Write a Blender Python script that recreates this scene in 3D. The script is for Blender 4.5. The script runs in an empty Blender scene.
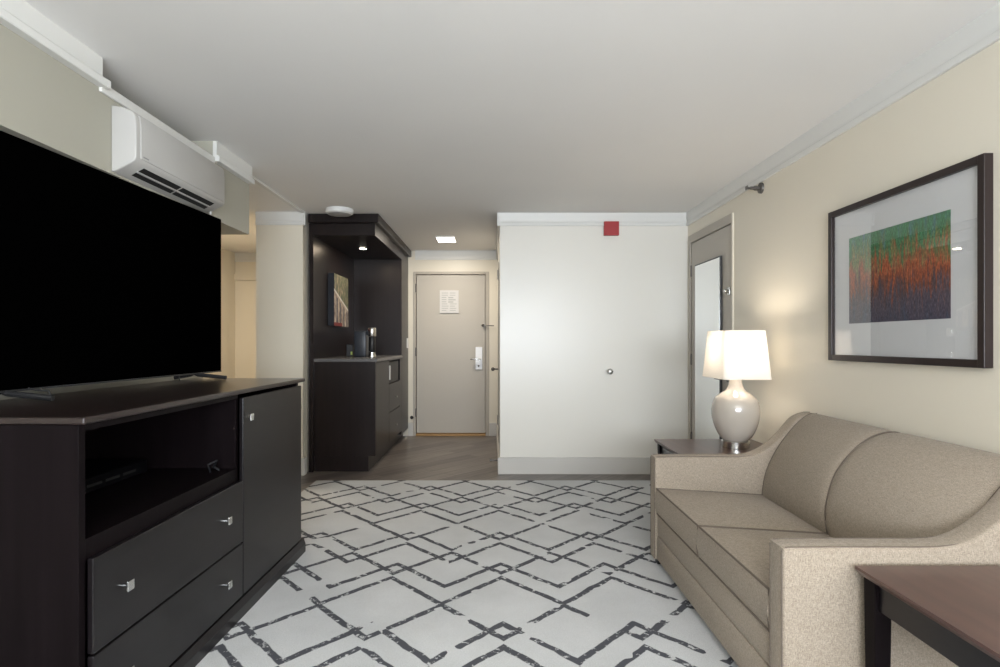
import bpy, bmesh, math, random
from mathutils import Vector, Matrix
random.seed(7)
S = bpy.context.scene
C = bpy.data.collections.new('room_contents'); S.collection.children.link(C)

# ------------------------------------------------------------------ camera
F = 580.0; VX, VY = 493.0, 342.5
cam = bpy.data.cameras.new('camera'); co = bpy.data.objects.new('camera', cam); C.objects.link(co)
cam.sensor_width = 36; cam.sensor_fit = 'HORIZONTAL'; cam.lens = F*36/1000.0
cam.shift_x = (500-VX)/1000.0; cam.shift_y = (VY-333.5)/1000.0
co.location = (0, 0, 1.2); co.rotation_euler = (math.pi/2, 0, 0)
cam.clip_start = 0.05
S.camera = co

# ------------------------------------------------------------------ world, exposure
S.view_settings.view_transform = 'Standard'; S.view_settings.look = 'None'
S.view_settings.gamma = 1; S.view_settings.use_curve_mapping = False
S.view_settings.exposure = 0.0
W = bpy.data.worlds.new('sky'); S.world = W; W.use_nodes = True
wn = W.node_tree.nodes; bg = wn['Background']
bg.inputs[0].default_value = (0.72, 0.83, 1.0, 1); bg.inputs[1].default_value = 2.0

def area(name, loc, rot, sx, sy, power, col, shape='RECTANGLE', spread=None):
    l = bpy.data.lights.new(name, 'AREA'); l.shape = shape; l.size = sx; l.size_y = sy
    l.energy = power; l.color = col
    if spread: l.spread = spread
    o = bpy.data.objects.new(name, l); C.objects.link(o); o.location = loc; o.rotation_euler = rot
    return o
# daylight through the big window behind the camera
area('window_daylight', (0.4, -2.25, 1.42), (math.radians(130), 0, 0), 2.5, 1.45, 320, (0.855, 0.92, 1.0))
# entry ceiling panel, minibar downlight, then two added fill lights
area('entry_panel_light', (-0.531, 6.585, 2.358), (0, 0, 0), 0.19, 0.28, 17, (1.0, 0.90, 0.76))
area('downlight_light', (-1.365, 6.09, 2.183), (0, 0, 0), 0.06, 0.06, 4.0, (1.0, 0.80, 0.58), 'DISK')
area('alcove_fill_light', (-3.05, 5.9, 2.31), (0, 0, 0), 0.2, 0.2, 24, (1.0, 0.84, 0.64), 'DISK')  # added warm fill, kept out of view to brighten the alcove
area('rear_fill_light', (0.2, -0.9, 2.315), (0, 0, 0), 0.36, 0.36, 22, (1.0, 0.87, 0.68), 'DISK')  # added warm fill behind the camera, no known fixture there

# ------------------------------------------------------------------ materials
def mat(name, col, rough=0.5, metal=0.0, spec=0.5, coat=0.0, emit=None, es=0.0):
    m = bpy.data.materials.new(name); m.use_nodes = True
    b = m.node_tree.nodes['Principled BSDF']
    b.inputs['Base Color'].default_value = (*col, 1); b.inputs['Roughness'].default_value = rough
    b.inputs['Metallic'].default_value = metal; b.inputs['Specular IOR Level'].default_value = spec
    b.inputs['Coat Weight'].default_value = coat
    if emit: b.inputs['Emission Color'].default_value = (*emit, 1); b.inputs['Emission Strength'].default_value = es
    return m
class NT:
    def __init__(s, m): s.t = m.node_tree; s.b = s.t.nodes['Principled BSDF']
    def n(s, typ, **kw):
        x = s.t.nodes.new(typ)
        for k, v in kw.items(): setattr(x, k, v)
        return x
    def l(s, a, b): s.t.links.new(a, b)
    def val(s, sock, v):
        if hasattr(v, 'is_output') : s.l(v, sock)
        else: sock.default_value = v
    def math(s, op, a, b=0.0, c=None, clamp=False):
        x = s.n('ShaderNodeMath', operation=op); x.use_clamp = clamp
        s.val(x.inputs[0], a); s.val(x.inputs[1], b)
        if c is not None: s.val(x.inputs[2], c)
        return x.outputs[0]
    def mix(s, f, a, b, blend='MIX'):
        x = s.n('ShaderNodeMix', data_type='RGBA', blend_type=blend)
        s.val(x.inputs[0], f)
        for i, v in ((6, a), (7, b)):
            if hasattr(v, 'is_output'): s.l(v, x.inputs[i])
            else: x.inputs[i].default_value = (*v, 1)
        return x.outputs[2]
    def coords(s, scale=(1, 1, 1), rot=(0, 0, 0), kind='Object'):
        tc = s.n('ShaderNodeTexCoord'); mp = s.n('ShaderNodeMapping')
        s.l(tc.outputs[kind], mp.inputs[0]); mp.inputs['Scale'].default_value = scale; mp.inputs['Rotation'].default_value = rot
        return mp.outputs[0]
    def noise(s, vec, scale=5, detail=3, rough=0.5):
        x = s.n('ShaderNodeTexNoise'); s.l(vec, x.inputs['Vector'])
        x.inputs['Scale'].default_value = scale; x.inputs['Detail'].default_value = detail; x.inputs['Roughness'].default_value = rough
        return x.outputs['Fac']
    def ramp(s, f, stops, interp='LINEAR'):
        x = s.n('ShaderNodeValToRGB'); x.color_ramp.interpolation = interp; s.l(f, x.inputs[0])
        e = x.color_ramp.elements
        while len(e) < len(stops): e.new(0.5)
        for el, (p, c) in zip(e, stops): el.position = p; el.color = (*c, 1)
        return x.outputs[0]
    def bump(s, h, strength=0.2, dist=0.005):
        x = s.n('ShaderNodeBump'); s.l(h, x.inputs['Height']); x.inputs['Strength'].default_value = strength
        x.inputs['Distance'].default_value = dist; s.l(x.outputs[0], s.b.inputs['Normal'])

def paint(name, col, rough=0.5, spec=0.35, var=0.03):
    m = mat(name, col, rough, spec=spec); t = NT(m)
    n1 = t.noise(t.coords(), 1.3, 3)
    c2 = tuple(c*(1-var*2) for c in col)
    t.l(t.mix(n1, col, c2), t.b.inputs['Base Color'])
    t.bump(t.noise(t.coords(), 220, 2), 0.08, 0.002)
    return m
M = {}
M['wall'] = paint('wall_paint', (0.77, 0.715, 0.60), 0.38, 0.45)
M['closet'] = paint('closet_paint', (0.79, 0.765, 0.70), 0.30, 0.5, 0.015)
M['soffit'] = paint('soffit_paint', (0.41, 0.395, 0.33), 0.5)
M['ceil'] = paint('ceiling_paint', (0.85, 0.835, 0.81), 0.85, 0.2)
M['trim'] = paint('trim_paint', (0.72, 0.715, 0.685), 0.4, 0.4, 0.01)
M['basebd'] = paint('baseboard_paint', (0.60, 0.58, 0.54), 0.4, 0.4, 0.01)
M['door'] = paint('door_paint', (0.47, 0.435, 0.38), 0.4, 0.45, 0.01)
M['dframe'] = paint('door_frame_paint', (0.44, 0.40, 0.34), 0.4, 0.4, 0.01)
M['ac'] = mat('ac_plastic', (0.46, 0.45, 0.43), 0.4)
M['white'] = mat('white_plastic', (0.78, 0.78, 0.76), 0.4)
M['black'] = mat('black_plastic', (0.012, 0.012, 0.013), 0.45)
M['screen'] = mat('tv_screen', (0.0005, 0.0005, 0.0005), 0.9, spec=0.0)
M['slot'] = mat('dark_gap', (0.01, 0.01, 0.01), 0.8)
M['chrome'] = mat('brushed_chrome', (0.72, 0.72, 0.70), 0.22, 1.0)
M['brass'] = mat('brass_threshold', (0.34, 0.20, 0.08), 0.5, 0.3)
M['steel'] = mat('dark_metal', (0.16, 0.15, 0.14), 0.4, 0.8)
M['counter'] = mat('stone_counter', (0.13, 0.125, 0.125), 0.25)
M['ceramic'] = mat('glazed_ceramic', (0.48, 0.43, 0.37), 0.12, coat=0.6)
M['red'] = mat('red_plate', (0.36, 0.016, 0.02), 0.45)
M['mirror'] = mat('mirror_glass', (0.90, 0.92, 0.92), 0.02, 1.0)
M['cable'] = mat('cable', (0.02, 0.02, 0.02), 0.6)
M['frame'] = mat('picture_frame', (0.022, 0.014, 0.013), 0.35, spec=0.35)
M['mat'] = mat('picture_mat', (0.72, 0.73, 0.74), 0.8)
M['brown'] = mat('brown_glazing', (0.03,0.03,0.03), 0.4)
M['green'] = mat('green_label', (0.45, 0.55, 0.12), 0.5)
M['panel_light'] = mat('lit_panel', (0.9, 0.9, 0.9), 0.4, emit=(1.0, 0.93, 0.80), es=7)
M['bulb'] = mat('lit_bulb', (0.9, 0.9, 0.9), 0.4, emit=(1.0, 0.9, 0.72), es=25)
M['shade_cream'] = mat('lamp_white', (0.9, 0.88, 0.84), 0.8)

def wood(name, a, b, axis=0, rough=0.3, spec=0.5, coat=0.15):
    m = mat(name, a, rough, spec=spec, coat=coat); t = NT(m)
    sc = [28, 28, 28]; sc[axis] = 1.6
    n = t.noise(t.coords(tuple(sc)), 1.0, 5, 0.6)
    t.l(t.ramp(n, [(0.3, a), (0.7, b)]), t.b.inputs['Base Color'])
    t.b.inputs['Coat Roughness'].default_value = 0.25
    t.bump(n, 0.05, 0.001)
    return m
M['esp'] = wood('espresso_wood', (0.0050, 0.0038, 0.0046), (0.0088, 0.0070, 0.0078), 1, 0.30, 0.4, 0.0)
M['espv'] = wood('espresso_wood_upright_shaded', (0.0042, 0.0028, 0.0033), (0.0075, 0.0052, 0.0060), 2, 0.40, 0.06, 0.0)  # upright grain; darker copy of the espresso wood, side-panel shade put into colour
M['esptop'] = wood('espresso_top', (0.014, 0.008, 0.0075), (0.022, 0.0135, 0.012), 1, 0.28, 0.5, 0.2)
M['barv'] = wood('minibar_wood', (0.0095, 0.0058, 0.0055), (0.015, 0.0095, 0.009), 2, 0.32, 0.3, 0.0)
M['table'] = wood('mahogany_top', (0.060, 0.026, 0.021), (0.095, 0.044, 0.035), 1, 0.3, 0.5, 0.3)

def fabric():
    m = mat('tweed_fabric', (0.4, 0.34, 0.27), 0.92, spec=0.15); t = NT(m)
    a = t.noise(t.coords((90, 90, 14)), 6, 3, 0.7)
    b = t.noise(t.coords((9, 9, 60)), 8, 2, 0.7)
    c = t.noise(t.coords(), 420, 2, 0.6)
    f = t.math('ADD', t.math('MULTIPLY', a, 0.45), t.math('ADD', t.math('MULTIPLY', b, 0.25), t.math('MULTIPLY', c, 0.3)))
    t.l(t.ramp(f, [(0.36, (0.185, 0.150, 0.115)), (0.5, (0.305, 0.255, 0.20)), (0.64, (0.44, 0.38, 0.31))]), t.b.inputs['Base Color'])
    t.b.inputs['Sheen Weight'].default_value = 0.08
    t.bump(f, 0.35, 0.003)
    return m
M['fabric'] = fabric()
M['piping'] = mat('piping_cord', (0.15, 0.122, 0.10), 0.9, spec=0.1)

def floor_mat():
    m = mat('plank_floor', (0.2, 0.17, 0.15), 0.32, spec=0.5); t = NT(m)
    v = t.coords((1, 1, 1), (0, 0, math.radians(-48)))
    br = t.n('ShaderNodeTexBrick'); t.l(v, br.inputs['Vector'])
    br.offset = 0.37; br.inputs['Scale'].default_value = 1.0
    br.inputs['Brick Width'].default_value = 1.22; br.inputs['Row Height'].default_value = 0.15
    br.inputs['Mortar Size'].default_value = 0.0022; br.inputs['Bias'].default_value = 0.0
    br.inputs['Color1'].default_value = (0.125, 0.107, 0.096, 1); br.inputs['Color2'].default_value = (0.22, 0.192, 0.173, 1)
    br.inputs['Mortar'].default_value = (0.05, 0.04, 0.034, 1)
    v2 = t.coords((1, 1, 1), (0, 0, math.radians(-48)))
    mp = t.n('ShaderNodeMapping'); t.l(v2, mp.inputs[0]); mp.inputs['Scale'].default_value = (2.2, 38, 1)
    g = t.noise(mp.outputs[0], 1.0, 5, 0.65)
    gr = t.ramp(g, [(0.28, (0.55, 0.55, 0.55)), (0.72, (1.35, 1.32, 1.28))])
    t.l(t.mix(1.0, br.outputs['Color'], gr, 'MULTIPLY'), t.b.inputs['Base Color'])
    t.bump(g, 0.1, 0.001)
    return m
M['floor'] = floor_mat()

def rug_mat():
    m = mat('trellis_rug', (0.6, 0.6, 0.6), 0.95, spec=0.1); t = NT(m)
    v = t.coords()
    wob = t.noise(v, 9, 2)
    sp = t.n('ShaderNodeSeparateXYZ'); t.l(v, sp.inputs[0])
    x, y = sp.outputs[0], sp.outputs[1]
    y = t.math('ADD', y, t.math('MULTIPLY', t.math('SUBTRACT', wob, 0.5), 0.035))
    P = 0.557; A = 0.295; PY = 1.175
    fx = t.math('FRACT', t.math('DIVIDE', t.math('ADD', x, 10*P-0.042), P))      # 0 at column 0
    tri = t.math('SUBTRACT', 1.0, t.math('MULTIPLY', t.math('ABSOLUTE', t.math('SUBTRACT', fx, 0.5)), 2.0))  # 0 col0, 1 half
    up = t.math('ADD', y, t.math('MULTIPLY', tri, A))
    dn = t.math('SUBTRACT', y, t.math('MULTIPLY', tri, A))
    mask = None
    for k, (src, base) in enumerate([(up, 2.464), (up, 3.13), (up, 3.45), (up, 2.945), (dn, 3.0), (dn, 2.34)]):
        fr = t.math('FRACT', t.math('DIVIDE', t.math('ADD', src, PY*10 - base + PY*0.5), PY))
        d = t.math('MULTIPLY', t.math('ABSOLUTE', t.math('SUBTRACT', fr, 0.5)), PY)
        mp = t.n('ShaderNodeMapping'); t.l(v, mp.inputs[0]); mp.inputs['Location'].default_value = (k*7.3, k*3.1, 0)
        gap = t.noise(mp.outputs[0], 5.2, 2, 0.5)               # breaks in each stroke
        wdt = t.math('MULTIPLY', t.math('SUBTRACT', gap, 0.365, clamp=True), 1.0, clamp=True)
        wdt = t.math('MINIMUM', wdt, 0.026)
        s = t.math('MULTIPLY', t.math('SUBTRACT', wdt, d), 160.0, clamp=True)
        mask = s if mask is None else t.math('MAXIMUM', mask, s)
    fine = t.noise(v, 60, 3, 0.7); fleck = t.noise(v, 24, 2, 0.6)
    br = t.math('MULTIPLY', t.math('SUBTRACT', t.math('ADD', t.math('MULTIPLY', fine, 0.5), t.math('MULTIPLY', fleck, 0.5)), 0.385), 14.0, clamp=True)
    mask = t.math('MULTIPLY', mask, br)
    basec = t.ramp(t.noise(v, 3.0, 3), [(0.3, (0.565, 0.575, 0.58)), (0.7, (0.645, 0.655, 0.66))])
    speck = t.ramp(t.noise(v, 300, 2), [(0.3, (0.86, 0.86, 0.86)), (0.7, (1.08, 1.08, 1.08))])
    basec = t.mix(1.0, basec, speck, 'MULTIPLY')
    t.l(t.mix(mask, basec, (0.085, 0.088, 0.10)), t.b.inputs['Base Color'])
    t.bump(t.noise(v, 350, 2), 0.5, 0.004)
    return m
M['rug'] = rug_mat()

def art_mat():
    m = mat('abstract_art', (0.3, 0.3, 0.3), 0.7); t = NT(m)
    v = t.coords((1, 1, 1))
    sp = t.n('ShaderNodeSeparateXYZ'); t.l(v, sp.inputs[0])
    mp = t.n('ShaderNodeMapping'); t.l(v, mp.inputs[0]); mp.inputs['Scale'].default_value = (1, 62, 10)
    st = t.noise(mp.outputs[0], 1.0, 4, 0.65)
    mp2 = t.n('ShaderNodeMapping'); t.l(v, mp2.inputs[0]); mp2.inputs['Scale'].default_value = (1, 22, 5); mp2.inputs['Location'].default_value = (3, 5, 2)
    st2 = t.noise(mp2.outputs[0], 1.0, 3, 0.6)
    h = t.math('DIVIDE', t.math('ADD', sp.outputs[2], 0.21), 0.42)      # 0 bottom .. 1 top
    h = t.math('ADD', h, t.math('MULTIPLY', t.math('SUBTRACT', st, 0.5), 1.15))
    c1 = t.ramp(h, [(0.0, (0.085, 0.075, 0.11)), (0.26, (0.12, 0.10, 0.13)), (0.42, (0.26, 0.085, 0.045)), (0.56, (0.50, 0.13, 0.055)),
                    (0.68, (0.26, 0.15, 0.07)), (0.80, (0.065, 0.22, 0.10)), (1.0, (0.09, 0.28, 0.15))])
    c2 = t.ramp(h, [(0.0, (0.07, 0.09, 0.14)), (0.30, (0.10, 0.07, 0.075)), (0.48, (0.14, 0.07, 0.06)), (0.60, (0.30, 0.20, 0.11)),
                    (0.78, (0.20, 0.26, 0.09)), (1.0, (0.10, 0.22, 0.26))])
    f = t.math('MULTIPLY', t.math('SUBTRACT', st2, 0.46), 6.0, clamp=True)
    mp3 = t.n('ShaderNodeMapping'); t.l(v, mp3.inputs[0]); mp3.inputs['Scale'].default_value = (1, 190, 55); mp3.inputs['Location'].default_value = (1, 9, 4)
    g = t.ramp(t.noise(mp3.outputs[0], 1.0, 4, 0.7), [(0.3, (0.35, 0.36, 0.38)), (0.5, (0.95, 0.95, 0.95)), (0.72, (2.1, 1.9, 1.8))])
    t.l(t.mix(1.0, t.mix(f, c1, c2), g, 'MULTIPLY'), t.b.inputs['Base Color'])
    return m
M['art'] = art_mat()

def glass_mat():
    m = bpy.data.materials.new('picture_glass'); m.use_nodes = True; nt = m.node_tree; nt.nodes.clear()
    o = nt.nodes.new('ShaderNodeOutputMaterial'); mx = nt.nodes.new('ShaderNodeMixShader')
    tr = nt.nodes.new('ShaderNodeBsdfTransparent'); gl = nt.nodes.new('ShaderNodeBsdfGlossy'); fr = nt.nodes.new('ShaderNodeFresnel')
    gl.inputs['Roughness'].default_value = 0.0; nt.nodes.remove(fr)
    lw = nt.nodes.new('ShaderNodeLayerWeight'); lw.inputs[0].default_value = 0.5
    pw = nt.nodes.new('ShaderNodeMath'); pw.operation = 'POWER'; nt.links.new(lw.outputs['Facing'], pw.inputs[0]); pw.inputs[1].default_value = 3.0
    fr = nt.nodes.new('ShaderNodeMath'); fr.operation = 'MULTIPLY_ADD'; nt.links.new(pw.outputs[0], fr.inputs[0]); fr.inputs[1].default_value = 0.9; fr.inputs[2].default_value = 0.10
    nt.links.new(fr.outputs[0], mx.inputs[0]); nt.links.new(tr.outputs[0], mx.inputs[1]); nt.links.new(gl.outputs[0], mx.inputs[2])
    nt.links.new(mx.outputs[0], o.inputs[0]); return m
M['glass'] = glass_mat()

def shade_mat():
    m = bpy.data.materials.new('linen_lampshade'); m.use_nodes = True; nt = m.node_tree; nt.nodes.clear()
    o = nt.nodes.new('ShaderNodeOutputMaterial'); mx = nt.nodes.new('ShaderNodeMixShader'); mx.inputs[0].default_value = 0.42
    d = nt.nodes.new('ShaderNodeBsdfDiffuse'); tl = nt.nodes.new('ShaderNodeBsdfTranslucent')
    d.inputs[0].default_value = (0.86, 0.83, 0.79, 1); tl.inputs[0].default_value = (0.92, 0.90, 0.86, 1)
    nt.links.new(d.outputs[0], mx.inputs[1]); nt.links.new(tl.outputs[0], mx.inputs[2]); nt.links.new(mx.outputs[0], o.inputs[0]); return m
M['shade'] = shade_mat()

# ------------------------------------------------------------------ mesh helpers
def mb(): return bmesh.new()
def box(bm, x0, x1, y0, y1, z0, z1, bev=0.0, seg=2):
    g = bmesh.ops.create_cube(bm, size=1.0)
    vs = g['verts']
    for v in vs:
        v.co = Vector((x0+(v.co.x+0.5)*(x1-x0), y0+(v.co.y+0.5)*(y1-y0), z0+(v.co.z+0.5)*(z1-z0)))
    if bev > 0:
        es = list({e for v in vs for e in v.link_edges})
        bmesh.ops.bevel(bm, geom=es, offset=bev, segments=seg, affect='EDGES', profile=0.5)
    return bm
def cyl(bm, p0, p1, r0, r1=None, n=24, caps=True):
    r1 = r0 if r1 is None else r1
    p0, p1 = Vector(p0), Vector(p1); d = p1-p0
    mtx = Matrix.Translation((p0+p1)/2) @ d.to_track_quat('Z', 'Y').to_matrix().to_4x4()
    bmesh.ops.create_cone(bm, cap_ends=caps, segments=n, radius1=r0, radius2=r1, depth=d.length, matrix=mtx)
    return bm
def sph(bm, c, r, n=20, sc=(1, 1, 1)):
    bmesh.ops.create_uvsphere(bm, u_segments=n, v_segments=n//2, radius=r, matrix=Matrix.Translation(c) @ Matrix.Diagonal((*sc, 1)))
    return bm
def lathe(bm, prof, c=(0, 0), n=48):
    rings = []
    for r, z in prof:
        rings.append([bm.verts.new((c[0]+r*math.cos(2*math.pi*i/n), c[1]+r*math.sin(2*math.pi*i/n), z)) for i in range(n)])
    for a, b in zip(rings, rings[1:]):
        for i in range(n): bm.faces.new((a[i], a[(i+1) % n], b[(i+1) % n], b[i]))
    bm.faces.new(rings[0][::-1]); bm.faces.new(rings[-1])
    return bm
def prism(bm, pts, axis, a0, a1, bev=0.0, seg=2):
    """pts 2-D outline; axis 'y' -> (x,z) extruded along y; 'x' -> (y,z) along x"""
    def mk(p, a): return (p[0], a, p[1]) if axis == 'y' else (a, p[0], p[1])
    A = [bm.verts.new(mk(p, a0)) for p in pts]; B = [bm.verts.new(mk(p, a1)) for p in pts]
    f = [bm.faces.new(A), bm.faces.new(B[::-1])]
    n = len(pts)
    for i in range(n): f.append(bm.faces.new((A[i], B[i], B[(i+1) % n], A[(i+1) % n])))
    bmesh.ops.recalc_face_normals(bm, faces=bm.faces)
    if bev > 0:
        es = [e for e in f[0].edges] + [e for e in f[1].edges]
        bmesh.ops.bevel(bm, geom=es, offset=bev, segments=seg, affect='EDGES', profile=0.5)
    return bm
def tube(bm, pts, r, n=8):
    pts = [Vector(p) for p in pts]; rings = []
    up = Vector((0, 0, 1))
    for i, p in enumerate(pts):
        d = (pts[min(i+1, len(pts)-1)] - pts[max(i-1, 0)]).normalized()
        a = d.cross(up)
        if a.length < 1e-3: a = d.cross(Vector((1, 0, 0)))
        a.normalize(); b = a.cross(d).normalized()
        rings.append([bm.verts.new(p + a*r*math.cos(2*math.pi*k/n) + b*r*math.sin(2*math.pi*k/n)) for k in range(n)])
    for A, B in zip(rings, rings[1:]):
        for k in range(n): bm.faces.new((A[k], A[(k+1) % n], B[(k+1) % n], B[k]))
    bm.faces.new(rings[0][::-1]); bm.faces.new(rings[-1])
    return bm
def obj(name, bm, m, parent=None, smooth=False, label=None):
    bmesh.ops.recalc_face_normals(bm, faces=bm.faces)
    me = bpy.data.meshes.new(name); bm.to_mesh(me); bm.free()
    me.materials.append(m if not isinstance(m, str) else M[m])
    o = bpy.data.objects.new(name, me); C.objects.link(o)
    if smooth:
        for p in me.polygons: p.use_smooth = True
        try: me.set_sharp_from_angle(angle=math.radians(40))
        except Exception: pass
    if parent: o.parent = parent
    if label: o['label'] = label
    return o
def tag(o, label, cat, group=None):
    o['label'] = label; o['category'] = cat
    if group: o['group'] = group
    return o
def thing(name, label, cat, loc=(0, 0, 0), rz=0.0, group=None):
    o = bpy.data.objects.new(name, None); C.objects.link(o); o.empty_display_size = 0.1
    o.location = loc; o.rotation_euler = (0, 0, rz)
    return tag(o, label, cat, group)
def struct(name, bm, m, parent=None, smooth=False):
    o = obj(name, bm, m, parent, smooth)
    if parent is None: o['kind'] = 'structure'
    return o
def sroot(name, loc=(0, 0, 0)):
    o = bpy.data.objects.new(name, None); C.objects.link(o); o.location = loc; o['kind'] = 'structure'; return o
def shift(bm, v):
    bmesh.ops.translate(bm, verts=bm.verts, vec=v); return bm

# ------------------------------------------------------------------ room shell
H = 2.38; XR = 1.779; YC = 5.293; YD = 7.46; XC = 0.064; YB = -2.4; YA = 7.65
b = mb(); box(b, -3.4, XR+0.1, YB-0.1, YA+0.1, -0.1, 0.0); struct('floor', b, 'floor')
b = mb(); box(b, -3.4, XR+0.1, YB-0.1, YA+0.1, H, H+0.1); struct('ceiling', b, 'ceil')
# right wall with the connecting-door opening
DY0, DY1, DZ = 4.31, 5.205, 2.09
b = mb(); box(b, XR, XR+0.12, YB-0.1, DY0, 0, H); box(b, XR, XR+0.12, DY0, DY1, DZ, H); box(b, XR, XR+0.12, DY1, YC, 0, H); struct('wall_right', b, 'wall')
b = mb(); box(b, XC, XR+0.12, YC, YD, 0, H); struct('wall_center', b, 'closet')
# entry wall with the door opening
EX0, EX1, EZ = -0.99, -0.095, 2.075
b = mb(); box(b, -1.722, EX0, YD, YD+0.12, 0, H); box(b, EX0, EX1, YD, YD+0.12, EZ, H); box(b, EX1, XR, YD, YD+0.12, 0, H); struct('wall_entry', b, 'wall')
b = mb(); box(b, -2.145, -1.722, 5.25, YD+0.12, 0, H); struct('wall_column', b, 'wall')
b = mb(); box(b, -3.4, -2.145, YA, YA+0.1, 0, H); struct('wall_alcove', b, 'wall')
b = mb(); box(b, -3.5, -3.4, 3.8, YA+0.1, 0, H); struct('wall_alcove_left', b, 'wall')
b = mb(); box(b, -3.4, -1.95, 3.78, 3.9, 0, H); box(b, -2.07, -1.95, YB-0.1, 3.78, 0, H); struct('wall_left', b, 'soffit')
# back wall with window
WX0, WX1, WZ0, WZ1 = -0.95, 1.70, 0.65, 2.15
b = mb(); box(b, -2.07, WX0, YB-0.1, YB, 0, H); box(b, WX1, XR+0.1, YB-0.1, YB, 0, H)
box(b, WX0, WX1, YB-0.1, YB, 0, WZ0); box(b, WX0, WX1, YB-0.1, YB, WZ1, H); struct('wall_back', b, 'wall')
w = sroot('window_1', (0.1, YB-0.05, WZ0))
b = mb()
for x in (WX0, 0.375, WX1-0.05): box(b, x-0.1, x-0.1+0.05, -0.04, 0.04, 0, WZ1-WZ0)
box(b, WX0-0.1, WX1-0.1, -0.039, 0.039, 0, 0.05); box(b, WX0-0.1, WX1-0.1, -0.039, 0.039, WZ1-WZ0-0.05, WZ1-WZ0)
obj('window_frame', b, 'trim', w)
b = mb(); box(b, WX0-0.1, WX1-0.1, -0.003, 0.003, 0.05, WZ1-WZ0-0.05); obj('pane', b, 'glass', w)

# soffit beam above the dresser: notched at the ceiling over the air conditioner
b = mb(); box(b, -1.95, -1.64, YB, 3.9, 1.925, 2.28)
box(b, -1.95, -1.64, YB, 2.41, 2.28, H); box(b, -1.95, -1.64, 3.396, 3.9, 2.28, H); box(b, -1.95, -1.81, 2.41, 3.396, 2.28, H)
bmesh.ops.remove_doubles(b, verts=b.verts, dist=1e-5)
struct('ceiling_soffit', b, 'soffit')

def crown(name, x0, y0, x1, y1, nx, ny, ext0=0.0, ext1=0.0, m='trim', lip=0.014):
    """cornice along a wall line; (nx,ny) points into the room"""
    prof = [(0, H-0.118), (lip-0.002, H-0.118), (lip, H-0.114), (lip, H-0.090), (lip-0.003, H-0.085), (0.010, H-0.083), (0.010, H-0.07), (0.021, H-0.012), (0.022, H), (0, H)] if lip < 0.03 else [(0, H-0.118), (lip-0.003, H-0.118), (lip, H-0.114), (lip, H-0.090), (lip-0.004, H-0.084), (0.022, H-0.082), (0.022, H), (0, H)]
    bm = mb(); d = Vector((x1-x0, y1-y0)).normalized()
    A = Vector((x0, y0)) - d*ext0; B = Vector((x1, y1)) + d*ext1
    R = []
    for P in (A, B): R.append([bm.verts.new((P.x+nx*p, P.y+ny*p, z)) for p, z in prof])
    n = len(prof)
    for i in range(n): bm.faces.new((R[0][i], R[1][i], R[1][(i+1) % n], R[0][(i+1) % n]))
    bm.faces.new(R[0][::-1]); bm.faces.new(R[1])
    return struct(name, bm, m)
crown('trim_1', XR, YB, XR, YC, -1, 0)
crown('trim_2', XC, YC, XR-0.02, YC, 0, -1, 0.026)
crown('trim_3', XC, YC, XC, YD, -1, 0, 0.026)
crown('trim_4', -1.0, YD, XC-0.02, YD, 0, -1)
crown('trim_5', -1.64, YB, -1.64, 2.405, 1, 0, lip=0.038)
b = mb(); box(b, -1.64, -1.602, 2.405, 2.435, H-0.118, H-0.084, 0.003); struct('trim_13', b, 'trim')
crown('trim_6', -1.64, 3.396, -1.64, 3.9, 1, 0, lip=0.038)
crown('trim_7', -2.145, 5.25, -1.722, 5.25, 0, -1, 0.0, 0.026)
crown('trim_8', -1.722, 5.25, -1.722, 5.30, 1, 0, 0.026)
crown('trim_9', -3.4, YA, -2.145, YA, 0, -1)
b = mb(); box(b, -1.64, -1.626, 2.411, 3.395, 2.245, 2.285, 0.003); struct('trim_10', b, 'trim')
b = mb(); box(b, -1.735, -1.70, 3.9, 5.25, H-0.014, H); struct('trim_11', b, 'trim')
b = mb(); box(b, -3.4, -2.15, YA-0.03, YA, 2.02, 2.10); struct('trim_12', b, 'wall')
# baseboards
def baseb(name, x0, x1, y0, y1, h=0.155):
    bm = mb(); box(bm, x0, x1, y0, y1, 0, h, 0.004); return struct(name, bm, 'basebd')
baseb('baseboard_center', XC-0.02, XR, YC-0.02, YC)
baseb('baseboard_corridor', XC-0.02, XC, YC, YD-0.02)
baseb('baseboard_entry', EX1+0.05, XC-0.02, YD-0.02, YD, 0.17)
baseb('baseboard_entry_left', -1.09, EX0-0.035, YD-0.02, YD, 0.17)
baseb('baseboard_right', XR-0.02, XR, YB, 4.28)
baseb('baseboard_left', -1.95, -1.93, YB, 3.9)
baseb('baseboard_column', -2.145, -1.70, 5.23, 5.25)
baseb('baseboard_column_side', -1.722, -1.70, 5.25, 5.30)
baseb('baseboard_alcove', -3.4, -2.145, YA-0.02, YA)

b = mb(); box(b, -1.74, XR, YD+0.125, YD+0.2, 0, H); struct('light_block_entry', b, 'wall')  # added unseen slab, stops sky light leaking around the entry door
b = mb(); box(b, XR+0.125, XR+0.2, YB, YC, 0, H); struct('light_block_right', b, 'wall')  # added unseen slab, keeps sky light out of the connecting-door gaps
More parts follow.
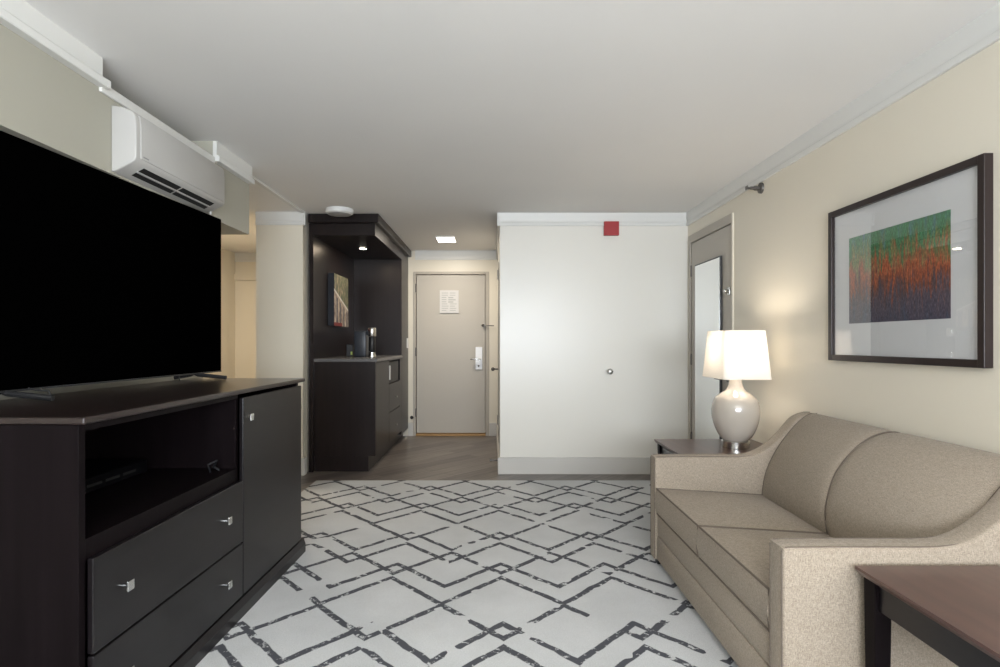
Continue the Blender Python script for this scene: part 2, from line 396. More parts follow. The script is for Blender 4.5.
# ------------------------------------------------------------------ entry door
d = sroot('door_1', (EX0, YD, 0))
DW = EX1-EX0
b = mb(); box(b, 0.006, DW-0.006, 0.012, 0.055, 0.035, EZ-0.006, 0.002); obj('door_panel', b, 'door', d)
b = mb(); box(b, -0.035, 0.0, -0.012, 0.11, 0, EZ+0.035, 0.003); box(b, DW, DW+0.045, -0.012, 0.11, 0, EZ+0.035, 0.003)
box(b, 0, DW, -0.012, 0.11, EZ, EZ+0.035, 0.003); obj('door_frame', b, 'dframe', d)
b = mb(); box(b, 0.0, DW, -0.03, 0.10, 0, 0.03, 0.004); obj('threshold', b, 'brass', d)
hd = mb(); box(hd, 0.765, 0.852, -0.004, 0.012, 0.853, 1.142, 0.003)
hd_o = obj('lock_plate', hd, mat('satin_silver', (0.86, 0.88, 0.92), 0.3), d, label='silver electronic lock plate')
b = mb(); cyl(b, (0.82, -0.055, 0.988), (0.82, -0.004, 0.988), 0.012); box(b, 0.70, 0.835, -0.066, -0.048, 0.978, 0.998, 0.006); obj('lever', b, 'chrome', hd_o, True)
b = mb(); sph(b, (0.805, -0.006, 0.90), 0.012); obj('keyhole', b, 'steel', hd_o, True)
for z in (0.30, 1.08, 1.90):
    b = mb(); cyl(b, (0.0, -0.016, z-0.055), (0.0, -0.016, z+0.055), 0.008, n=12); obj('hinge', b, 'steel', d, True)
g = mb(); cyl(g, (0.885, -0.06, 1.42), (0.885, 0.0, 1.42), 0.010, n=12); sph(g, (0.86, -0.02, 1.42), 0.018); tube(g, [(0.885, -0.04, 1.42), (0.93, -0.05, 1.415), (1.0, -0.03, 1.415)], 0.006)
obj('door_guard', g, 'steel', d, True)
b = mb(); box(b, -0.685, -0.442, YD-0.002, YD+0.0115, 1.579, 1.871)
no = tag(obj('notice_sheet', b, mat('notice_paper', (0.62, 0.61, 0.60), 0.6)), 'white printed notice sheet fixed to the entry door', 'notice')
b = mb()
rnd = random.Random(3)
for k in range(9):
    z = 1.84-k*0.028
    if k in (2, 3, 4): box(b, -0.66+0.03*0, -0.60, YD-0.0035, YD-0.0015, z-0.010, z); box(b, -0.575, -0.51+0.03*(k % 2), YD-0.0035, YD-0.0015, z-0.014, z)
    else: box(b, -0.66, -0.57-rnd.random()*0.03, YD-0.0035, YD-0.0015, z-0.008, z); box(b, -0.555, -0.465-rnd.random()*0.03, YD-0.0035, YD-0.0015, z-0.008, z)
obj('printed_text', b, mat('faint_ink', (0.40, 0.41, 0.40), 0.8), no)

# closet door on the corridor side of the centre block, seen edge on
d = sroot('door_2', (XC, 6.0, 0))
b = mb(); box(b, -0.008, 0.0, 0, 0.8, 0.16, 2.03, 0.002); obj('door_panel', b, 'door', d)
b = mb(); cyl(b, (-0.06, 0.10, 0.92), (-0.008, 0.10, 0.92), 0.008, n=12); sph(b, (-0.065, 0.10, 0.92), 0.02); obj('door_knob', b, 'steel', d, True)
for z in (0.4, 1.9):
    b = mb(); cyl(b, (-0.014, 0.0, z-0.05), (-0.014, 0.0, z+0.05), 0.007, n=10); obj('hinge', b, 'chrome', d, True)
b = mb(); cyl(b, (-0.01, 5.62, 0.06), (XC-0.02, 5.62, 0.06), 0.008, n=12); cyl(b, (-0.03, 5.62, 0.06), (-0.01, 5.62, 0.06), 0.013, n=12)
tag(obj('door_stop', b, 'steel', smooth=True), 'small silver door stop on the corridor baseboard near the floor', 'door stop')
b = mb(); cyl(b, (-1.035, YD-0.06, 0.245), (-1.035, YD-0.002, 0.245), 0.007, n=12); sph(b, (-1.035, YD-0.07, 0.245), 0.022)
tag(obj('door_stop', b, 'black', smooth=True), 'small black ball door stop on the wall beside the dark tall cabinet', 'door stop')

# ------------------------------------------------------------------ connecting door in the right wall
d = sroot('door_3', (XR, DY0, 0))
L = DY1-DY0
b = mb(); box(b, 0.002, 0.045, 0.002, L-0.002, 0.01, DZ-0.003, 0.001); obj('door_panel', b, 'door', d)
b = mb(); box(b, -0.012, 0.11, -0.016, 0.0, 0, DZ+0.07, 0.002); box(b, -0.012, 0.11, L, L+0.045, 0, DZ+0.07, 0.002); box(b, -0.012, 0.11, 0, L, DZ, DZ+0.07, 0.002)
obj('door_frame', b, 'dframe', d)
b = mb(); box(b, -0.009, 0.0, -0.026, -0.016, 0, DZ+0.07); obj('edge_bead', b, 'wall', d)
for z in (0.35, 1.05, 1.84):
    b = mb(); cyl(b, (0.0, L-0.004, z-0.05), (0.0, L-0.004, z+0.05), 0.008, n=12); obj('hinge', b, 'steel', d, True)
b = mb(); cyl(b, (-0.035, 0.05, 1.585), (0.012, 0.05, 1.585), 0.016, n=20); sph(b, (-0.035, 0.05, 1.585), 0.016); box(b, -0.01, 0.012, 0.03, 0.07, 1.555, 1.615, 0.003); obj('dead_bolt', b, 'chrome', d, True)
b = mb(); cyl(b, (-0.05, 0.09, 0.925), (0.012, 0.09, 0.925), 0.011, n=16); box(b, -0.062, -0.045, 0.08, 0.205, 0.915, 0.935, 0.006); cyl(b, (0.0, 0.09, 0.925), (0.012, 0.09, 0.925), 0.028); obj('lever', b, 'steel', d, True)
mr = thing('door_mirror', 'tall narrow mirror mounted on the grey connecting door behind the lamp', 'mirror', (XR+0.002, 4.50, 0.30))
b = mb(); box(b, -0.018, 0.0, 0, 0.565, 0, 1.575, 0.002); obj('mirror_frame', b, M['brown'], mr)
b = mb(); box(b, -0.020, -0.0178, 0.012, 0.555, 0.012, 1.563); obj('mirror_glass', b, 'mirror', mr)

# centre wall items
b = mb(); box(b, 1.008, 1.142, YC-0.042, YC-0.001, 2.172, 2.298, 0.003)
rs = tag(obj('alarm_plate', b, 'red'), 'square red plate on the white wall just below the ceiling', 'alarm')
b = mb(); cyl(b, (1.059, YC-0.045, 0.937), (1.059, YC-0.0005, 0.937), 0.010, n=20); sph(b, (1.059, YC-0.055, 0.937), 0.028, sc=(1, 0.6, 1))
tag(obj('round_wall_knob', b, 'chrome', smooth=True), 'small round silver knob at mid height on the bare white wall', 'knob')

# sprinkler on right wall
sp = thing('wall_sprinkler', 'metal sprinkler head sticking out of the right wall below the cornice', 'sprinkler', (XR, 3.84, 2.222))
b = mb(); cyl(b, (-0.014, 0, 0), (0, 0, 0), 0.034, 0.036); obj('escutcheon', b, 'steel', sp, True)
b = mb(); cyl(b, (-0.075, 0, 0), (-0.01, 0, 0), 0.011, n=16); cyl(b, (-0.05, 0, 0), (-0.03, 0, 0), 0.016, n=6); box(b, -0.098, -0.07, -0.016, -0.012, -0.004, 0.004); box(b, -0.098, -0.07, 0.012, 0.016, -0.004, 0.004); obj('nozzle', b, 'steel', sp, True)
b = mb(); box(b, -0.102, -0.098, -0.018, 0.018, -0.010, 0.014, 0.001); obj('deflector', b, 'steel', sp)

# ------------------------------------------------------------------ ceiling fixtures
e = thing('entry_ceiling_light', 'lit square flush panel light on the ceiling in front of the entry door', 'light', (-0.531, 6.585, H))
b = mb(); box(b, -0.108, 0.108, -0.16, 0.16, -0.014, 0, 0.004); obj('housing', b, 'white', e)
b = mb(); box(b, -0.098, 0.098, -0.15, 0.15, -0.018, -0.013, 0.001); obj('diffuser', b, 'panel_light', e)
e = thing('smoke_detector', 'round white smoke detector on the ceiling before the dark minibar canopy', 'smoke detector', (-1.36, 5.14, H))
b = mb(); lathe(b, [(0.118, 0.0), (0.122, -0.012), (0.118, -0.034), (0.100, -0.046), (0.060, -0.050)]); obj('cover', b, 'white', e, True)
b = mb(); lathe(b, [(0.100, -0.0462), (0.078, -0.0500), (0.072, -0.0506)]); obj('sensor_ring', b, mat('grey_plastic', (0.42, 0.41, 0.40), 0.5), e, True)
e = thing('added_ceiling_lamp', 'added round frosted ceiling lamp, unseen, above the camera position', 'lamp', (0.2, -0.9, H))
b = mb(); lathe(b, [(0.2, 0.0), (0.2, -0.03), (0.19, -0.05), (0.15, -0.056)]); obj('dome', b, 'panel_light', e, True)  # glowing dome added to go with the rear fill
e = thing('added_ceiling_lamp', 'added round frosted ceiling lamp, hidden in the side alcove', 'lamp', (-3.05, 5.9, H))
b = mb(); lathe(b, [(0.13, 0.0), (0.13, -0.03), (0.12, -0.05), (0.10, -0.056)]); obj('dome', b, 'panel_light', e, True)  # glowing dome added for the alcove fill, out of view

# ------------------------------------------------------------------ rug
b = mb(); box(b, -1.53, 1.55, 0.55, 5.025, 0.0, 0.006, 0.002)
tag(obj('area_rug', b, 'rug'), 'large pale grey rug with distressed dark diamond trellis on the wood floor', 'rug')

# ------------------------------------------------------------------ dresser
DR = thing('tv_dresser', 'long dark espresso dresser under the television, with open niche, drawers and door', 'dresser', (-1.136, 1.59, 0.006), -math.atan(0.021))
# local: x<0 into the wall, y along the length, front face of carcass at x=0
Lb = 1.685; Dp = -0.62; Zt = 0.9954-0.006
b = mb()
box(b, Dp, 0, 0, 0.026, 0, Zt-0.022, 0.0015)                      # near side panel
box(b, Dp, 0, Lb-0.026, Lb, 0, Zt-0.022, 0.0015)
box(b, Dp, -0.004, 0.935, 0.955, 0.05, Zt-0.022)                   # divider
box(b, Dp, Dp+0.012, 0.026, Lb-0.026, 0.05, Zt-0.022)             # back
box(b, Dp+0.012, -0.001, 0.026, 0.935, 0.585, 0.645)               # niche floor
box(b, Dp+0.012, -0.001, 0.026, 0.935, 0.948, Zt-0.022)            # top rail
box(b, Dp+0.012, -0.03, 0.026, Lb-0.026, 0.04, 0.06)
obj('carcass', b, 'espv', DR)
b = mb(); box(b, Dp-0.01, 0.022, -0.008, Lb+0.055, Zt-0.020, Zt, 0.005); obj('dresser_top', b, 'esptop', DR)
b = mb(); prism(b, [(-0.02, 0), (0.028, 0), (0.028, 0.045), (0.018, 0.075), (-0.02, 0.082)], 'y', 0.0, Lb+0.045, 0.003); obj('plinth', b, 'esp', DR)
def knob(parent, y, z, x=0.02):
    bm = mb(); cyl(bm, (x, y, z), (x+0.017, y, z), 0.0045, n=12); box(bm, x+0.016, x+0.024, y-0.015, y+0.015, z-0.015, z+0.015, 0.0015)
    obj('knob', bm, 'chrome', parent, label='square chrome knob')
b = mb(); box(b, 0.001, 0.020, 0.030, 0.952, 0.322, 0.590, 0.0035); q = obj('drawer', b, 'esp', DR); knob(q, 0.158, 0.463); knob(q, 0.79, 0.463)
b = mb(); box(b, 0.001, 0.020, 0.030, 0.952, 0.086, 0.316, 0.0035); q = obj('drawer', b, 'esp', DR); knob(q, 0.158, 0.200); knob(q, 0.79, 0.200)
b = mb(); box(b, 0.001, 0.020, 0.957, Lb-0.004, 0.086, 0.952, 0.0035); q = obj('cabinet_door', b, 'esp', DR); knob(q, 0.995, 0.862)
for z in (0.24, 0.85):
    b = mb(); cyl(b, (0.012, Lb+0.002, z-0.03), (0.012, Lb+0.002, z+0.03), 0.006, n=10); obj('hinge', b, 'chrome', q)
# small media box inside niche
mbx = thing('media_box', 'slim black box lying inside the open niche of the dresser', 'electronics', (-1.60, 2.10, 0.652), -0.02)
b = mb(); box(b, -0.13, 0.13, -0.36, 0.36, 0, 0.055, 0.006); obj('casing', b, mat('matt_black', (0.003, 0.003, 0.004), 0.5, spec=0.08), mbx)
b = mb()
for k in range(6): box(b, 0.1302, 0.1315, -0.3+k*0.1, -0.22+k*0.1, 0.02, 0.03)
obj('vent', b, 'slot', mbx)
cl = mb(); tube(cl, [(-1.18, 2.42, 0.66), (-1.20, 2.44, 0.685), (-1.17, 2.455, 0.70), (-1.19, 2.47, 0.67), (-1.17, 2.48, 0.656)], 0.005)
tag(obj('cable_end', cl, mat('cable_grey', (0.01, 0.01, 0.012), 0.6, spec=0.2), smooth=True), 'small coiled cable end lying at the niche corner of the dresser', 'cable')

# ------------------------------------------------------------------ television
ang = math.atan2(-0.08, 1.444)
TV = thing('television', 'large flat black television standing on the dark dresser', 'television', (-1.60, 3.42, 0.9954+0.0005), -math.atan(0.0554))
# local y: 0 at far end, negative towards camera; screen faces +x
TL = 1.62; tz0, tz1 = 0.032, 0.932
b = mb(); box(b, -0.035, -0.004, -TL, 0, tz0, tz1, 0.004); box(b, -0.07, -0.03, -TL*0.85, -TL*0.15, tz0+0.05, tz1*0.55, 0.012); obj('tv_case', b, 'black', TV)
b = mb(); box(b, -0.005, -0.001, -TL+0.004, -0.004, tz0+0.006, tz1-0.004); obj('tv_screen', b, 'screen', TV)
b = mb(); box(b, -0.0045, 0.0006, -TL+0.002, -0.002, tz0, tz0+0.007, 0.001); obj('bottom_bezel', b, mat('bezel', (0.05, 0.05, 0.052), 0.35, 0.5), TV)
for yy in (-0.25, -1.42):
    b = mb()
    tube(b, [(-0.02, yy, tz0+0.005), (0.0, yy, 0.028), (0.15, yy+0.02, 0.011)], 0.0105)
    tube(b, [(-0.02, yy, tz0+0.005), (-0.04, yy, 0.028), (-0.12, yy-0.02, 0.011)], 0.0105)
    obj('foot', b, 'black', TV, True)
b = mb(); tube(b, [(-0.05, -1.33, 0.06), (0.01, -1.33, 0.035), (0.075, -1.33, 0.03), (0.085, -1.33, 0.006)], 0.0035); obj('power_cable', b, 'cable', TV, True)
b = mb(); tube(b, [(-0.05, -0.40, 0.05), (-0.02, -0.39, 0.03), (-0.01, -0.40, 0.005)], 0.0035); obj('signal_cable', b, 'cable', TV, True)

# ------------------------------------------------------------------ air conditioner
AC = thing('air_conditioner', 'white wall air conditioner high on the left soffit above the television', 'air conditioner', (-1.64, 2.49, 1.935))
AL = 0.825
prof = [(0, 0.0), (0.020, 0.003), (0.100, 0.046), (0.108, 0.062), (0.108, 0.20), (0.104, 0.240), (0.09, 0.262), (0.05, 0.278), (0, 0.285)]
b = mb(); prism(b, prof, 'y', 0.0, AL, 0.006, 3); obj('casing', b, 'ac', AC, True)
b = mb(); prism(b, [(0.105, 0.062), (0.112, 0.064), (0.112, 0.205), (0.107, 0.243), (0.100, 0.256), (0.09, 0.25)], 'y', 0.03, AL-0.012, 0.002, 2); obj('front_panel', b, 'ac', AC, True)
# outlet slots in the slanted underside
import mathutils
def on_slope(s, off):   # s along underside 0..1
    a = Vector((0.022, 0.0041)); c = Vector((0.100, 0.046)); p = a.lerp(c, s); n = Vector((0.043, -0.080)).normalized()
    return p + n*off
for (s0, s1) in ((0.12, 0.40), (0.52, 0.84)):
    p0, p1 = on_slope(s0, 0.001), on_slope(s1, 0.001); q0, q1 = on_slope(s0, -0.01), on_slope(s1, -0.01)
    b = mb(); prism(b, [tuple(p0), tuple(p1), tuple(q1), tuple(q0)], 'y', 0.09, 0.40); prism(b, [tuple(p0), tuple(p1), tuple(q1), tuple(q0)], 'y', 0.415, 0.74); obj('air_outlet', b, 'slot', AC)
p0, p1 = on_slope(0.44, 0.007), on_slope(0.50, 0.007); q0, q1 = on_slope(0.44, -0.002), on_slope(0.50, -0.002)
b = mb(); prism(b, [tuple(p0), tuple(p1), tuple(q1), tuple(q0)], 'y', 0.085, 0.745); obj('louver', b, 'ac', AC)
b = mb(); box(b, 0.1121, 0.1128, 0.045, 0.085, 0.072, 0.078); obj('maker_badge', b, mat('badge_grey', (0.25, 0.25, 0.25), 0.5), AC)
b = mb(); cyl(b, (0.045, AL-0.04, -0.012), (0.045, AL-0.04, 0.004), 0.006, n=10); obj('drain_stub', b, 'ac', AC)

# ------------------------------------------------------------------ minibar niche
# base cabinet: local origin at front right floor corner
BC = thing('minibar_base_cabinet', 'dark wooden minibar base cabinet under the grey counter', 'cabinet', (-1.09, 5.38, 0))
xl = -0.57; yb = 1.53
b = mb(); box(b, xl, -0.001, 0, 0.025, 0.147, 1.02, 0.001)           # camera-facing side
box(b, xl, -0.02, 0.0255, 0.71, 0.147, 1.02); box(b, xl, -0.02, 0.71, yb, 0.147, 0.765); box(b, xl, -0.40, 0.71, yb, 0.765, 1.02)
box(b, -0.4, -0.02, 1.42, yb, 0.765, 1.02); box(b, -0.4, -0.001, 0.71, yb, 1.008, 1.02); box(b, -0.02, 0, 1.42, yb, 0.147, 1.02)
obj('carcass', b, 'barv', BC)
b = mb(); box(b, xl, -0.07, 0.02, yb, 0.0, 0.147); obj('toe_kick', b, 'barv', BC)
b = mb(); box(b, -0.019, 0.0, 0.03, 0.70, 0.15, 1.012, 0.002); q = obj('cabinet_door', b, 'barv', BC)
for (z0, z1) in ((0.462, 0.76), (0.15, 0.455)):
    b = mb(); box(b, -0.019, 0.0, 0.712, 1.415, z0, z1, 0.002); q = obj('drawer', b, 'barv', BC)
    b = mb(); zc = z0+0.135; cyl(b, (0, 1.08, zc), (0.02, 1.08, zc), 0.004, n=10); box(b, 0.018, 0.025, 1.062, 1.098, zc-0.008, zc+0.008, 0.002); obj('knob', b, 'chrome', q, label='small chrome drawer knob')
mf = thing('compact_appliance', 'small black appliance with pale vertical edge in the minibar cubby', 'appliance', (-1.098, 6.10, 0.766))
b = mb(); box(b, -0.33, 0, 0, 0.62, 0, 0.225, 0.005); obj('casing', b, 'black', mf)
b = mb(); box(b, 0.0005, 0.012, 0.02, 0.06, 0.04, 0.19, 0.004); obj('handle', b, M['white'], mf, label='pale vertical handle')
b = mb(); box(b, -1.659, -1.072, 5.362, 6.909, 1.0205, 1.050, 0.004); tag(obj('stone_countertop', b, 'counter'), 'grey stone counter slab on the dark minibar cabinet', 'countertop')
b = mb(); box(b, -1.70, -1.66, 5.36, 6.91, 0.0, 2.19); q = tag(obj('minibar_gable', b, 'barv'), 'tall dark wooden side panel at the left of the minibar niche', 'panel')
TC = thing('tall_cabinet', 'tall dark cabinet forming the back of the minibar beside the entry door', 'cabinet', (-1.09, 6.915, 0))
b = mb(); box(b, -0.61, 0, 0, 0.543, 0.10, 2.19, 0.002); obj('carcass', b, 'barv', TC)
b = mb(); box(b, -0.61, -0.07, 0.0, 0.543, 0, 0.10); obj('toe_kick', b, 'barv', TC)
b = mb(); box(b, 0.0005, 0.012, 0.40, 0.49, 1.13, 1.255, 0.003); sw = tag(obj('light_switch', shift(b, (-1.09, 6.915, 0)), 'white'), 'white light switch plate on the dark tall cabinet', 'light switch')
b = mb(); box(b, 0.0125, 0.016, 0.435, 0.455, 1.17, 1.215, 0.001); obj('rocker', shift(b, (-1.09, 6.915, 0)), 'white', sw)
CN = thing('minibar_canopy', 'dark wooden stepped canopy above the minibar reaching the ceiling', 'canopy', (-1.09, 5.36, 2.19))
b = mb(); box(b, -0.61, 0.0, 0, 0.03, 0, 0.11); box(b, -0.03, 0, 0.03, 2.09, 0, 0.11); box(b, -0.61, -0.03, 0.03, 2.09, 0.0, 0.02); obj('valance', b, 'barv', CN)
b = mb(); box(b, -0.60, 0.042, -0.06, 2.095, 0.108, 0.188, 0.004); obj('crown_moulding', b, 'barv', CN)
dl = thing('recessed_downlight', 'small round lit downlight in the underside of the minibar canopy', 'light', (-1.365, 6.09, 2.19))
b = mb(); lathe(b, [(0.045, 0.0), (0.045, -0.004), (0.036, -0.005)]); obj('bezel', b, 'steel', dl, True)
b = mb(); lathe(b, [(0.034, -0.0052), (0.034, -0.0065), (0.02, -0.007)]); obj('lamp_lens', b, 'bulb', dl, True)

# small street picture on the side panel
def street_mat():
    m = mat('street_canvas', (0.4, 0.36, 0.32), 0.7); t = NT(m)
    sp_ = t.n('ShaderNodeSeparateXYZ'); t.l(t.coords(), sp_.inputs[0]); y, z = sp_.outputs[1], sp_.outputs[2]
    n = t.noise(t.coords((1, 14, 6)), 2.0, 4, 0.7)
    base = t.ramp(n, [(0.36, (0.05, 0.045, 0.05)), (0.45, (0.22, 0.16, 0.13)), (0.55, (0.34, 0.29, 0.24)), (0.66, (0.55, 0.48, 0.38))])
    up = t.ramp(n, [(0.35, (0.07, 0.06, 0.06)), (0.5, (0.08, 0.10, 0.05)), (0.64, (0.34, 0.25, 0.18))])
    arc = t.math('SUBTRACT', z, t.math('SUBTRACT', 0.365, t.math('MULTIPLY', y, 0.33)))
    c = t.mix(t.math('MULTIPLY', arc, 80, clamp=True), base, up)
    band = t.math('SUBTRACT', 1.0, t.math('MULTIPLY', t.math('ABSOLUTE', arc), 60, clamp=True))
    c = t.mix(band, c, (0.62, 0.60, 0.56))
    stripes = t.math('GREATER_THAN', t.math('FRACT', t.math('MULTIPLY', y, 7.5)), 0.62)
    low = t.math('MULTIPLY', stripes, t.math('LESS_THAN', arc, -0.04))
    c = t.mix(t.math('MULTIPLY', low, 0.85), c, (0.04, 0.04, 0.06))
    red = t.math('MULTIPLY', t.math('LESS_THAN', z, 0.035), t.math('LESS_THAN', y, 0.30))
    c = t.mix(red, c, (0.16, 0.02, 0.02))
    t.l(c, t.b.inputs['Base Color']); return m
SP = thing('street_picture', 'small canvas picture of a street facade on the minibar side panel', 'picture', (-1.66, 5.84, 1.37))
b = mb(); box(b, 0, 0.060, 0, 0.56, 0, 0.53); obj('canvas_edge', b, mat('navy_edge', (0.006, 0.007, 0.013), 0.6), SP)
b = mb(); box(b, 0.0602, 0.062, 0.0, 0.56, 0.0, 0.53); obj('canvas_print', b, street_mat(), SP)

# capsule coffee machine
CM = thing('coffee_machine', 'small black and chrome coffee machine on the minibar counter', 'coffee machine', (-1.262, 6.05, 1.0505))
b = mb(); box(b, -0.18, -0.055, -0.03, 0.22, 0.0, 0.27, 0.012, 3); box(b, -0.06, 0.0, -0.02, 0.05, 0.225, 0.275, 0.01); obj('body', b, mat('machine_blue_black', (0.03, 0.035, 0.045), 0.3), CM, True)
b = mb(); lathe(b, [(0.041, 0.212), (0.043, 0.216), (0.043, 0.292), (0.040, 0.302), (0.030, 0.304)]); obj('brew_head', b, 'chrome', CM, True)
b = mb(); lathe(b, [(0.033, 0.055), (0.035, 0.058), (0.035, 0.204), (0.033, 0.208)]); obj('cup', b, 'black', CM, True)
b = mb(); lathe(b, [(0.042, 0.0), (0.042, 0.018), (0.040, 0.024), (0.036, 0.025), (0.036, 0.048), (0.03, 0.052)]); obj('drip_tray', b, 'chrome', CM, True)
TB = thing('condiment_box', 'small dark box with a yellow green label beside the coffee machine', 'box', (-1.545, 6.22, 1.0505))
b = mb(); box(b, -0.03, 0.04, 0, 0.12, 0, 0.13, 0.006); obj('box_body', b, M['black'], TB)
b = mb(); box(b, 0.018, 0.038, -0.002, -0.0002, 0.018, 0.052); obj('box_label', b, 'green', TB)

# ------------------------------------------------------------------ framed picture
PW = thing('framed_picture', 'large dark framed abstract print with wide white mat above the sofa', 'picture', (XR-0.001, 2.54, 1.491))
hy, hz = 0.480, 0.383; fw = 0.030; dp = 0.034
b = mb()
box(b, -dp, 0, -hy, -hy+fw, -hz, hz, 0.002); box(b, -dp, 0, hy-fw, hy, -hz, hz, 0.002)
box(b, -dp+0.0003, 0, -hy+fw, hy-fw, hz-fw, hz-0.0003, 0.002); box(b, -dp+0.0003, 0, -hy+fw, hy-fw, -hz+0.0003, -hz+fw, 0.002)
obj('frame', b, 'frame', PW)
b = mb(); box(b, -0.016, -0.012, -hy+fw-0.005, hy-fw+0.005, -hz+fw-0.005, hz-fw+0.005); obj('mat_board', b, 'mat', PW)
b = mb(); box(b, -0.0172, -0.0162, -0.318, 0.318, -0.21, 0.21)
a = obj('art_print', b, 'art', PW); a.location = (0, 0.010, 0.012)
b = mb()
vs = [b.verts.new(p) for p in ((-0.022, -hy+fw, -hz+fw), (-0.022, hy-fw, -hz+fw), (-0.022, hy-fw, hz-fw), (-0.022, -hy+fw, hz-fw))]
b.faces.new(vs); obj('glass_pane', b, 'glass', PW)

# ------------------------------------------------------------------ side tables
def side_table(label, y0, X0=1.055, X1=1.735):
    X1 = 1.735; Lt = 0.68
    T = thing('side_table', label, 'table', (X0, y0, 0.0065))
    w_, z1 = X1-X0, 0.5435
    bm = mb(); prism(bm, [(0.012, z1-0.024), (w_-0.012, z1-0.024), (w_, z1-0.008), (w_, z1), (0, z1), (0, z1-0.008)], 'y', 0, Lt, 0.002); obj('table_top', bm, 'table', T)
    for (lx, ly) in ((0.018, 0.012), (0.018, Lt-0.062), (w_-0.068, 0.012), (w_-0.068, Lt-0.062)):
        bm = mb()
        # gently tapered square leg
        r = bmesh.ops.create_cube(bm, size=1.0)
        for v in r['verts']:
            k = 1.0 if v.co.z > 0 else 0.8
            v.co = Vector((lx+0.025+v.co.x*0.05*k, ly+0.025+v.co.y*0.05*k, (v.co.z+0.5)*(z1-0.0245)))
        bmesh.ops.bevel(bm, geom=list(bm.edges), offset=0.002, segments=1, affect='EDGES')
        obj('leg', bm, 'espv', T)
    bm = mb(); box(bm, 0.030, 0.048, 0.06, Lt-0.06, z1-0.105, z1-0.0245); box(bm, w_-0.048, w_-0.03, 0.06, Lt-0.06, z1-0.105, z1-0.0245)
    box(bm, 0.068, w_-0.068, 0.022, 0.04, z1-0.105, z1-0.0245); box(bm, 0.068, w_-0.068, Lt-0.04, Lt-0.022, z1-0.105, z1-0.0245)
    obj('apron', bm, 'esp', T)
    return T
side_table('dark wooden side table at the near end of the sofa, nothing on it', 1.012)
side_table('dark wooden side table at the far end of the sofa, under the lamp', 3.225, 1.085)

# ------------------------------------------------------------------ table lamp
LX, LY = 1.505, 3.60
TLp = thing('table_lamp', 'lit table lamp with beige gourd base and white tapered shade on the far table', 'lamp', (LX, LY, 0.5505))
b = mb(); lathe(b, [(0.080, 0), (0.083, 0.002), (0.083, 0.040), (0.080, 0.043), (0.06, 0.045)]); obj('base_ring', b, 'chrome', TLp, True)
pr = [(0.058, 0.043), (0.078, 0.050), (0.105, 0.085), (0.125, 0.130), (0.138, 0.180), (0.142, 0.225), (0.137, 0.270), (0.122, 0.305), (0.092, 0.330), (0.062, 0.350), (0.047, 0.370), (0.040, 0.395), (0.036, 0.42), (0.035, 0.445)]
# smooth the profile
sm = []
for i in range(len(pr)-1):
    p0 = pr[max(i-1, 0)]; p1 = pr[i]; p2 = pr[i+1]; p3 = pr[min(i+2, len(pr)-1)]
    for k in range(4):
        u = k/4
        sm.append(tuple(0.5*((2*p1[j])+(-p0[j]+p2[j])*u+(2*p0[j]-5*p1[j]+4*p2[j]-p3[j])*u*u+(-p0[j]+3*p1[j]-3*p2[j]+p3[j])*u**3) for j in (0, 1)))
sm.append(pr[-1])
b = mb(); lathe(b, sm, n=64); obj('lamp_body', b, 'ceramic', TLp, True)
b = mb(); cyl(b, (0, 0, 0.445), (0, 0, 0.50), 0.012); cyl(b, (0, 0, 0.50), (0, 0, 0.53), 0.018); obj('socket', b, 'chrome', TLp, True)
b = mb(); sph(b, (0, 0, 0.575), 0.032); obj('bulb', b, mat('lamp_bulb', (0.9, 0.9, 0.9), 0.5, emit=(1.0, 0.92, 0.82), es=26), TLp, True)
# rectangular shade with softened corners, open top and bottom
def rr(hx, hy_, r, n=6):
    out = []
    for cx, cy, a0 in ((hx-r, hy_-r, 0), (-hx+r, hy_-r, 90), (-hx+r, -hy_+r, 180), (hx-r, -hy_+r, 270)):
        for k in range(n+1):
            a_ = math.radians(a0+90*k/n); out.append((cx+r*math.cos(a_), cy+r*math.sin(a_)))
    return out
b = mb(); zb, zt = 0.430, 0.722
O0 = rr(0.145, 0.19, 0.03); O1 = rr(0.122, 0.160, 0.026)
loops = []
for (lp, z, s) in ((O0, zb, 1), (O1, zt, 1), (O1, zt, 0.985), (O0, zb, 0.985)):
    loops.append([b.verts.new((p[0]*s, p[1]*s, z)) for p in lp])
for A_, B_ in zip(loops, loops[1:]+loops[:1]):
    for i in range(len(A_)): b.faces.new((A_[i], A_[(i+1) % len(A_)], B_[(i+1) % len(A_)], B_[i]))
obj('lamp_shade', b, 'shade', TLp, True)
b = mb(); tube(b, [(-0.115, 0, 0.70), (0.115, 0, 0.70)], 0.002); tube(b, [(0, -0.15, 0.70), (0, 0.15, 0.70)], 0.002); tube(b, [(0, 0, 0.60), (0, 0, 0.705)], 0.003); obj('shade_spider', b, 'steel', TLp)
l = bpy.data.lights.new('lamp_glow', 'POINT'); l.energy = 6; l.color = (1.0, 0.89, 0.76); l.shadow_soft_size = 0.04
lo = bpy.data.objects.new('lamp_glow', l); C.objects.link(lo); lo.location = (LX, LY, 1.17)

